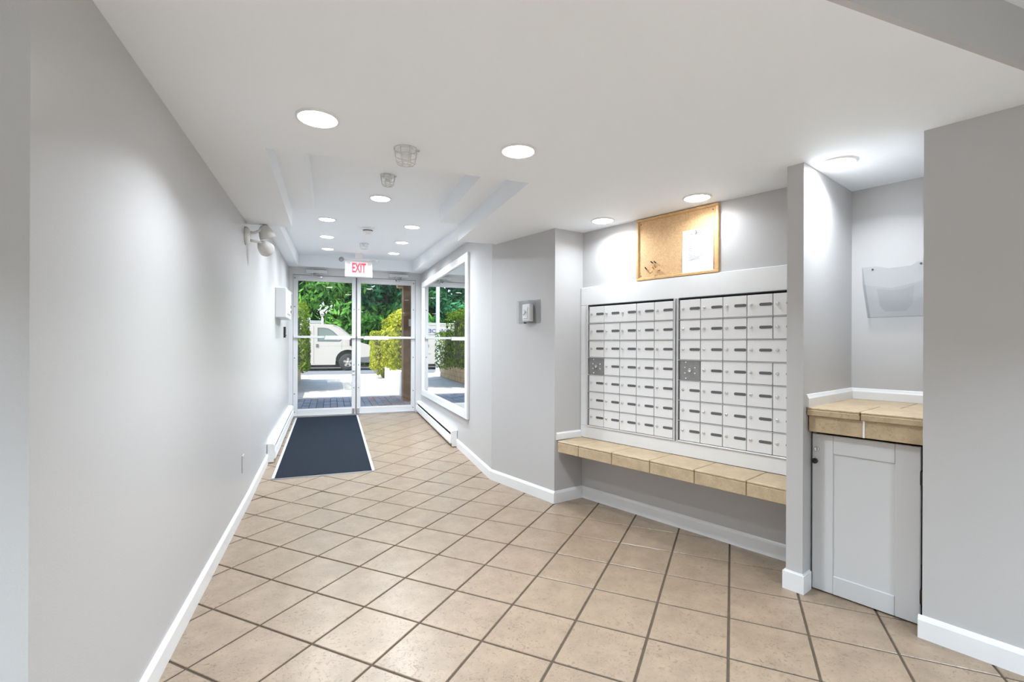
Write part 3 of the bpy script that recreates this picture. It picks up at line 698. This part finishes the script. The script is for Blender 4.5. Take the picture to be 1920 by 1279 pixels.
prof = [(0, ct), (-.012, ct), (-.012, ct+.042), (-.008, ct+.050), (-.004, ct+.060), (0, ct+.062)]
b = MB().sweep(prof, .0, W_); b.v = [(x, y+AB, z) for x, y, z in b.v]; b.build('splash_back', 'trim', sp)
b = MB().sweep(prof, .056, AB-.0); b.v = [(-y, x, z) for x, y, z in b.v]; b.build('splash_side', 'trim', sp)

# ------------------------------------------------------------------ clear brochure holder
t = aframe('brochure_holder', 'empty clear plastic brochure holder on the alcove wall', 'brochure holder', 1.772, AB, 1.36)
wb, hb, db = .295, .292, .06
MB().xz([(.0, hb-.005), (.037, 0), (wb, 0), (wb, hb)]+[(wb-.05, hb), (wb-.075, hb-.02), (.12, hb-.022), (.07, hb-.005)], -.004, -.001).build('back_plate', 'acryl', t)
MB().xz([(.042, 0), (wb, 0), (wb, .185), (.20, .165), (.15, .155), (.08, .17), (.018, .185)], -db, -db+.003).build('front_plate', 'acryl', t)
fp = MB().xz([(.085, .155), (.10, .06), (.125, .03), (.21, .03), (.235, .06), (.245, .16), (.20, .145), (.15, .142)], -db-.004, -db-.001); fp.build('finger_pad', 'acryl', t)
MB().add([(.0, -.003, hb-.005), (.037, -.003, 0), (.042, -db, 0), (.018, -db, .185), (.003, -.003, hb-.005), (.040, -.003, 0), (.045, -db, 0), (.021, -db, .185)], [(0, 1, 2, 3), (7, 6, 5, 4), (0, 4, 5, 1), (1, 5, 6, 2), (2, 6, 7, 3), (3, 7, 4, 0)]).build('side_plate', 'acryl', t)
MB().box(wb-.003, wb, -db, -.003, 0, .19).build('side_plate', 'acryl', t)
MB().box(.04, wb, -db, -.003, 0, .003).build('bottom_plate', 'acryl', t)
for xx, zz in ((.05, hb-.02), (wb-.035, hb-.012)): MB().lathe([(.005, -.004), (.004, -.008), (.0001, -.009)], (xx, 0, zz), 'y', 10).build('screw', 'slot', t)

# ================================================================== OUTSIDE
GZ = .105
g = MB(); g.box(-14, 14, YD+.1, 17.9, GZ-.3, GZ-.012); struct('path_outside', g, 'conc')
g = MB(); g.box(-14, 14, 17.9, 18.9, GZ-.3, GZ+.0); struct('sidewalk', g, 'conc')
g = MB(); g.box(-30, 30, 18.9, 60, GZ-.3, GZ-.04); struct('road', g, 'asph')
# paver apron: every block its own piece
pv = MB(); pv.box(-1.6, 2.2, YD+.08, 10.62, GZ-.2, GZ-.010); apron = struct('paved_apron', pv, 'joint')
bw, bl = .118, .236
pm = MB().box(-bw/2+.004, bw/2-.004, -bl/2+.004, bl/2-.004, -.05, 0, .004).mesh('paver')
pms = []
for k in ('paver', 'paverr'):
    q = pm.copy(); q.materials.append(M[k]); pms.append(q)
rr = random.Random(11)
for i in range(24):
    for j in range(11):
        x = -1.25+i*bw; y = YD+.22+j*bl+(bl/2 if i % 2 else 0)
        if y > 10.55: continue
        o = bpy.data.objects.new('paver', pms[1] if (x > .75 and rr.random() < .6) or rr.random() < .06 else pms[0]); COL.objects.link(o)
        o.parent = apron; o.location = (x, y, GZ+rr.uniform(-.002, .003))
# the building around the entrance (casts the shade on the apron)
g = MB(); g.box(-9, XL-.2, YD+.12, YD+.3, -.2, 4.2); g.box(XR+.2, 9, YD+.12, YD+.3, -.2, 4.2); g.box(XL-.2, XR+.2, YD+.12, YD+.3, 2.62, 4.2)
struct('wall_outside_front', g, 'facade')
g = MB(); g.box(-6.0, 3.0, YD+.3, 9.85, 2.95, 3.2); struct('ceiling_porch', g, 'timber')  # unseen porch roof, its extent chosen to lay shade over the apron
# timber post with a beam bracket
t = thing('timber_post', 'brown timber porch post with bracket right of the entrance path', 'post', (1.315, 9.70, GZ))
MB().box(0, .21, -.13, .13, -.01, 2.845, .008).build('shaft', 'timber', t)
MB().xz([(-.10, 2.22), (.04, 2.22), (.04, 2.46), (-.12, 2.46), (-.12, 2.30)], -.10, .10).build('bracket', 'timberp', t)
MB().box(.04, .25, -.15, .15, 2.16, 2.46, .004).build('collar', 'timber', t)
MB().box(.10, .15, -.15, -.128, 1.46, 1.60, .006).build('switch_box', 'white', t)
MB().box(.02, .10, -.14, -.130, 1.96, 1.975).build('cable_clip', 'white', t)
t = thing('timber_edging', 'weathered upright timber edging slab beside the porch post', 'edging', (1.53, 9.55, GZ))
MB().xz([(0, 0), (.12, 0), (.12, .50), (.06, .54), (.015, .50), (.03, .35), (.01, .15)], -.05, .12).build('slab', 'timberp', t)
# right planter
t = thing('white_planter', 'white rendered planter wall below the golden hedge', 'planter', (1.40, 10.2, GZ))
MB().hexa([(0, 0, -.02), (.14, 0, -.02), (.22, 4.4, -.02), (.07, 4.4, -.02)], [(0, 0, .52), (.14, 0, .52), (.22, 4.4, .44), (.07, 4.4, .44)]).build('front_wall', 'white_wall', t)
MB().hexa([(-.55, 4.6, -.02), (.1, 4.38, -.02), (.1, 4.5, -.02), (-.55, 4.72, -.02)], [(-.55, 4.6, .06), (.1, 4.38, .10), (.1, 4.5, .10), (-.55, 4.72, .06)]).build('kerb', 'white_wall', t)
MB().hexa([(.14, .05, -.02), (2.4, .05, -.02), (2.4, 7, -.02), (.22, 7, -.02)], [(.14, .05, .42), (2.4, .05, .42), (2.4, 7, .36), (.22, 7, .36)]).build('soil_bed', 'soil', t)
# left planter of stacked timbers
t = thing('timber_planter', 'brown timber planter wall under the left hedge', 'planter', (-.80, 9.3, GZ))
for k in range(3):
    for a, b in ((0, 2.6), (2.61, 5.3), (5.31, 7.4)):
        MB().hexa([(-.14-.013*a, a, k*.15), (-.013*a, a, k*.15), (-.013*b, b, k*.15), (-.14-.013*b, b, k*.15)], [(-.14-.013*a, a, k*.15+.142), (-.013*a-.006, a, k*.15+.142), (-.013*b-.006, b, k*.15+.142), (-.14-.013*b, b, k*.15+.142)]).build('timber', 'timberp', t)
MB().box(-2.2, -.24, 0, 7.4, 0, .40).build('soil_bed', 'soil', t)

def leaves(pts, size, rng, aspect=.45, droop=0.0, face=None):
    vs = []; fs = []
    for p, nrm in pts:
        d = Vector((rng.uniform(-1, 1), rng.uniform(-1, 1), rng.uniform(-1, 1)-droop)); n = Vector(nrm)+Vector((rng.uniform(-.7, .7), rng.uniform(-.7, .7), rng.uniform(-.4, .9)))
        n.normalize(); d = (d-n*d.dot(n)); 
        if d.length < 1e-3: continue
        d.normalize(); w = n.cross(d); s = size*rng.uniform(.65, 1.35); k = len(vs); P = Vector(p)
        vs += [P-d*s*.5, P+w*s*aspect*.5-n*s*.06, P+d*s*.5-n*s*.12, P-w*s*aspect*.5-n*s*.06]; fs.append((k, k+1, k+2, k+3))
    m = MB(); m.add(vs, fs); return m
def box_shell(x0, x1, y0, y1, z0, z1, n, rng, rough=.08):
    out = []
    A = [(y1-y0)*(z1-z0)]*2+[(x1-x0)*(z1-z0)]*2+[(x1-x0)*(y1-y0)]
    tot = sum(A)
    for _ in range(n):
        u = rng.random()*tot; k = 0
        while u > A[k]: u -= A[k]; k += 1
        a, b, c_ = rng.random(), rng.random(), rng.random()**2*rough*-1+rng.random()*.03
        if k == 0: p, nn = (x0-c_, y0+a*(y1-y0), z0+b*(z1-z0)), (-1, 0, 0)
        elif k == 1: p, nn = (x1+c_, y0+a*(y1-y0), z0+b*(z1-z0)), (1, 0, 0)
        elif k == 2: p, nn = (x0+a*(x1-x0), y0-c_, z0+b*(z1-z0)), (0, -1, 0)
        elif k == 3: p, nn = (x0+a*(x1-x0), y1+c_, z0+b*(z1-z0)), (0, 1, 0)
        else: p, nn = (x0+a*(x1-x0), y0+b*(y1-y0), z1+c_), (0, 0, 1)
        out.append((p, nn))
    return out
def blob_shell(c_, r, n, rng, rough=.25):
    out = []
    for _ in range(n):
        d = Vector((rng.gauss(0, 1), rng.gauss(0, 1), rng.gauss(0, 1))).normalized()
        k = 1-rng.random()**1.5*rough
        out.append(((c_[0]+d.x*r[0]*k, c_[1]+d.y*r[1]*k, c_[2]+d.z*r[2]*k), (d.x, d.y, d.z)))
    return out
def hedge(name, label, loc, shells, size, m, stems, core):
    t = thing(name, label, 'hedge', loc); rng = random.Random(len(label)*7)
    pts = []
    for f in shells: pts += f(rng)
    leaves(pts, size, rng).build('foliage', m, t, weld=False, recalc=False)
    st = MB()
    for p in stems: st.tube([p, (p[0]+.03, p[1], p[2]+.5), (p[0]-.03, p[1]+.05, p[2]+1.0)], .02, 6, r1=.01)
    st.build('stems', 'bark', t)
    kb = MB()
    for b in core: kb.box(*b, .08)
    kb.build('inner_twigs', 'bark', t)
hedge('left_hedge', 'dark green clipped hedge behind the timber planter', (-1.45, 13.4, GZ+.40), [
    lambda r: box_shell(-.80, .88, -1.5, 1.0, .05, 1.66, 6000, r, .16), lambda r: box_shell(-.7, .84, 1.0, 2.75, -.05, 1.10, 4200, r, .12),
    lambda r: blob_shell((.15, .2, 1.55), (.55, 1.0, .25), 900, r)], .085, 'leafG', [(.1, -.8, -.05), (.1, 0, -.05), (.2, .8, -.05), (.2, 1.6, -.05), (.2, 2.3, -.05)], [(-.6, .66, -1.3, .85, .2, 1.45), (-.5, .58, 1.0, 2.55, .1, .92)])
hedge('tall_golden_hedge', 'tall golden green hedge rising above the white planter', (2.1, 13.2, GZ+.36), [
    lambda r: box_shell(-.72, .9, -1.6, 1.4, .12, 1.45, 5600, r, .2), lambda r: blob_shell((-.1, -.2, 1.40), (.62, 1.4, .32), 2200, r),
    lambda r: blob_shell((-.45, .2, .75), (.40, 1.3, .75), 2400, r)], .095, 'leafH', [(-.2, -1, -.05), (-.2, 0, -.05), (-.1, 1, -.05)], [(-.52, .7, -1.4, 1.2, .3, 1.25)])
hedge('low_golden_hedge', 'low boxy sunlit hedge beside the sidewalk', (1.75, 16.7, GZ), [
    lambda r: box_shell(-.50, .75, -.8, .7, .30, 1.52, 4600, r, .1), lambda r: blob_shell((-.1, -.4, .35), (.40, .4, .3), 700, r)], .085, 'leafH', [(-.1, -.3, 0), (.1, .3, 0), (.3, 0, 0)], [(-.36, .6, -.65, .55, .40, 1.38)])

# white pole on the sidewalk
t = thing('street_pole', 'slim white street pole standing on the sidewalk', 'pole', (-1.20, 18.6, GZ))
MB().lathe([(.085, 0), (.075, .2), (.065, 5.5)], n=16).build('shaft', 'white', t); MB().lathe([(.15, 0), (.14, .03), (.09, .06)], n=16).build('base_flange', 'white', t)

# ------------------------------------------------------------------ van parked across the road
t = thing('van', 'white work van with roof rack and navy lettering parked across the road', 'van', (.685, 22.3, GZ-.04))
zo = .04
side = [(-4.55, .45), (-4.55, 1.95), (-4.45, 2.02), (-1.2, 2.03), (-.62, 2.0), (-.40, 1.93), (.28, 1.36), (.42, 1.27), (.98, 1.10), (1.10, .98), (1.14, .62), (1.12, .40), (.52, .36)]
side += [(.52*cos(a)+0, .42+.50*sin(a)) for a in [k*pi/10 for k in range(1, 10)]]
side += [(-.52, .26), (-2.90, .26)]+[(-3.45+.52*cos(a), .42+.50*sin(a)) for a in [k*pi/10 for k in range(1, 10)]]+[(-3.97, .36)]
bd_ = MB().xz(side, 0, 1.95).build('body', 'van', t)
MB().xz([(-.60, 1.97), (-.44, 1.90), (.24, 1.37), (.38, 1.31), (.42, 1.27), (.28, 1.33), (-.42, 1.87), (-.62, 1.95)], -.004, 1.954).build('windscreen_frame', 'vang', t)
MB().add([(-.36, .10, 1.905), (-.36, 1.85, 1.905), (.27, 1.80, 1.375), (.27, .15, 1.375), (-.33, .10, 1.93), (-.33, 1.85, 1.93), (.30, 1.80, 1.40), (.30, .15, 1.40)], [(0, 1, 2, 3), (7, 6, 5, 4), (0, 4, 5, 1), (1, 5, 6, 2), (2, 6, 7, 3), (3, 7, 4, 0)]).build('windscreen', 'vang', t)
w = MB().xz([(-1.24, 1.27), (-.33, 1.27), (-.24, 1.36), (-.62, 1.72), (-.80, 1.83), (-1.0, 1.86), (-1.24, 1.86)], -.006, .02).build('side_window', 'bumper', t)
MB().xz([(-1.19, 1.31), (-.36, 1.31), (-.31, 1.36), (-.64, 1.68), (-.82, 1.79), (-1.02, 1.815), (-1.19, 1.815)], -.009, .01).build('pane', 'vang', w)
sm = MB(); 
for b in ((-1.386, -1.376, .30, 1.93), (-.262, -.252, .95, 1.24), (-2.70, -2.69, .35, 1.9)): sm.box(b[0], b[1], -.003, .01, b[2], b[3])
sm.build('door_seams', 'bumper', t)
MB().box(-4.5, .40, -.004, .012, 1.08, 1.10, .002).build('side_crease', 'van', t)
for hx in (-1.30, -2.25): MB().box(hx, hx+.10, -.02, .005, 1.02, 1.16, .006).build('door_handle', 'bumper', t)
MB().box(-2.35, -2.12, -.008, .005, .72, .80, .003).build('vent_plate', 'rim', t)
MB().box(.06, .20, -.20, -.02, 1.08, 1.42, .03).build('wing_mirror', 'black', t)
for wx in (0, -3.45):
    wh = MB().lathe([(.20, -.01), (.33, -.012), (.375, .03), (.375, .19), (.33, .22), (.20, .22)], (wx, .02, .365), 'y', 32, flat_ends=False).build('tyre', 'tyre', t)
    MB().lathe([(.215, .03), (.205, .0), (.19, .015), (.175, .05), (.0001, .05)], (wx, .02, .365), 'y', 28).build('rim', 'bumper', wh)
    sp_ = MB()
    for k in range(5):
        a = k*2*pi/5+.3; sp_.hexa([(wx+.03*cos(a)-.04*sin(a), .025, .365+.03*sin(a)+.04*cos(a)), (wx+.03*cos(a)+.04*sin(a), .025, .365+.03*sin(a)-.04*cos(a)), (wx+.2*cos(a)+.045*sin(a), .025, .365+.2*sin(a)-.045*cos(a)), (wx+.2*cos(a)-.045*sin(a), .025, .365+.2*sin(a)+.045*cos(a))],
            [(wx+.03*cos(a)-.04*sin(a), .05, .365+.03*sin(a)+.04*cos(a)), (wx+.03*cos(a)+.04*sin(a), .05, .365+.03*sin(a)-.04*cos(a)), (wx+.2*cos(a)+.045*sin(a), .05, .365+.2*sin(a)-.045*cos(a)), (wx+.2*cos(a)-.045*sin(a), .05, .365+.2*sin(a)+.045*cos(a))])
    sp_.lathe([(.215, .018), (.20, .012), (.195, .03)], (wx, .015, .365), 'y', 28, flat_ends=False); sp_.lathe([(.05, .02), (.045, .005), (.0001, .004)], (wx, .015, .365), 'y', 16)
    sp_.build('spokes', 'rim', wh)
    MB().box(wx-.40, wx+.40, .14, 1.8, .3, .86).build('wheel_well', 'black', t)
MB().xz([(.50, .36), (1.10, .34), (1.20, .38), (1.21, .60), (1.12, .62), (.51, .58)], -.01, 1.96).build('front_bumper', 'bumper', t)
MB().box(.98, 1.145, -.006, .30, .78, .96, .01).build('headlamp', 'vang', t)
MB().box(.96, 1.148, -.008, .30, .66, .775, .01).build('indicator', 'amber', t)
ub = MB().box(-4.4, .5, .2, 1.75, .16, .34); ub.build('underbody', 'black', t)
rk = MB()
for rx in (-1.62, -1.05, -3.9):
    rk.tube([(rx-.02, .15, 2.0), (rx-.02, .15, 2.12), (rx, .15, 2.36)], .03, 8); rk.tube([(rx+.0, 1.8, 2.0), (rx, 1.8, 2.36)], .03, 8); rk.tube([(rx, .15, 2.14), (rx, 1.8, 2.14)], .03, 8)
rk.tube([(-4.0, .15, 2.14), (-1.0, .15, 2.14)], .022, 8); rk.tube([(-4.0, 1.8, 2.14), (-1.0, 1.8, 2.14)], .022, 8)
rk.build('roof_rack', 'white', t)
text_part('WINDOW DECOR', .25, .003, 'navy', 'side_lettering', t, (-2.87, -.006, 1.78), (pi/2, 0, 0), (1.28, 1, 1))
MB().box(-4.3, -1.45, -.004, .006, 1.60, 1.615).build('stripe', 'navy', t)

# ------------------------------------------------------------------ trees behind the road
def tree(name, label, x, y, h, crown, m, seed, n=9500, size=.40):
    t = thing(name, label, 'tree', (x, y, GZ-.04), group='trees behind the road'); rng = random.Random(seed)
    tr = MB(); tr.tube([(0, 0, 0), (.08, 0, h*.3), (-.05, .1, h*.62), (.0, 0, h*.9)], .20, 10, r1=.05)
    for k in range(7):
        a = rng.uniform(0, 2*pi); z = rng.uniform(.18, .75)*h; L_ = rng.uniform(.8, 1.5)*crown[0]*.7
        tr.tube([(0, 0, z), (cos(a)*L_*.5, sin(a)*L_*.5, z+.25), (cos(a)*L_, sin(a)*L_, z+.15)], .07, 6, r1=.02)
    tr.build('trunk', 'bark', t)
    pts = []
    for k in range(44):
        a = rng.uniform(0, 2*pi); rr_ = crown[0]*sqrt(rng.random()); z = rng.uniform(.06, .97)*h
        taper = (1.15-.45*z/h)
        r0 = rng.uniform(.55, 1.0)*crown[1]
        pts += blob_shell((cos(a)*rr_*taper, sin(a)*rr_*taper*.8, z), (r0, r0, r0*.55), n//44, rng, .5)
    leaves(pts, size, rng, .30, .8).build('foliage', m, t, weld=False, recalc=False)
TR = [(-7.4, 28.6, 8.5, 'leafB', 'tall mid green tree standing furthest behind the van rear'), (-4.6, 27.6, 8.0, 'leafC', 'blue green spreading tree behind the van cargo body'),
      (-1.9, 28.8, 9.0, 'leafA', 'dark green tree behind the van roof rack'), (.4, 27.4, 7.6, 'leafB', 'lighter green tree right behind the van cab'),
      (2.9, 28.4, 8.8, 'leafC', 'blue green tree behind the van bonnet and golden hedges'), (5.4, 27.8, 8.0, 'leafA', 'dark green tree behind the porch post'),
      (8.2, 29.5, 8.6, 'leafB', 'mid green tree past the porch post'), (-10.4, 29.5, 8.6, 'leafA', 'dark green tree furthest along the road past the van rear'),
      (-9.0, 33.0, 10.5, 'leafC', 'tall blue green tree in the second row past the van rear'), (-5.8, 33.5, 11, 'leafA', 'tall dark tree in the second row behind the van cargo body'), (-2.6, 32.5, 10.5, 'leafB', 'tall mid green tree in the second row behind the van roof rack'), (.9, 33, 11, 'leafA', 'tall dark tree in the second row behind the van cab'), (4.3, 33.2, 10.5, 'leafB', 'tall mid green tree in the second row behind the golden hedges'), (7.6, 34, 11, 'leafC', 'tall blue green tree in the second row behind the porch post')]
for k, (x, y, h, m, lab) in enumerate(TR): tree('roadside_tree', lab, x, y, h, (2.1, 1.35), m, 100+k)
rng = random.Random(5)
for k, x in enumerate((-9, -6.2, -3.4, -.6, 2.2, 5.0, 7.8)):
    t = thing('roadside_shrub', None, 'shrub', (x, 26.4+.3*(k % 2), GZ-.04), group='shrubs under the roadside trees')
    t['label'] = 'low %s shrub under the trees %s' % (('mid green', 'dark green')[k % 2], ('furthest past the van rear', 'past the van rear', 'behind the van cargo body', 'behind the van cab', 'behind the van bonnet', 'behind the golden hedges', 'behind the porch post')[k])
    leaves(blob_shell((0, 0, .9), (1.7, .9, 1.1), 1500, rng, .5), .28, rng, .35, .5).build('foliage', ('leafB', 'leafA')[k % 2], t, weld=False, recalc=False)
    MB().tube([(0, 0, 0), (.05, 0, .5), (.0, 0, 1.0)], .05, 6).build('stem', 'bark', t)
g = MB(); g.box(-30, 30, 25.6, 60, GZ-.1, GZ+.02); struct('verge', g, 'soil')
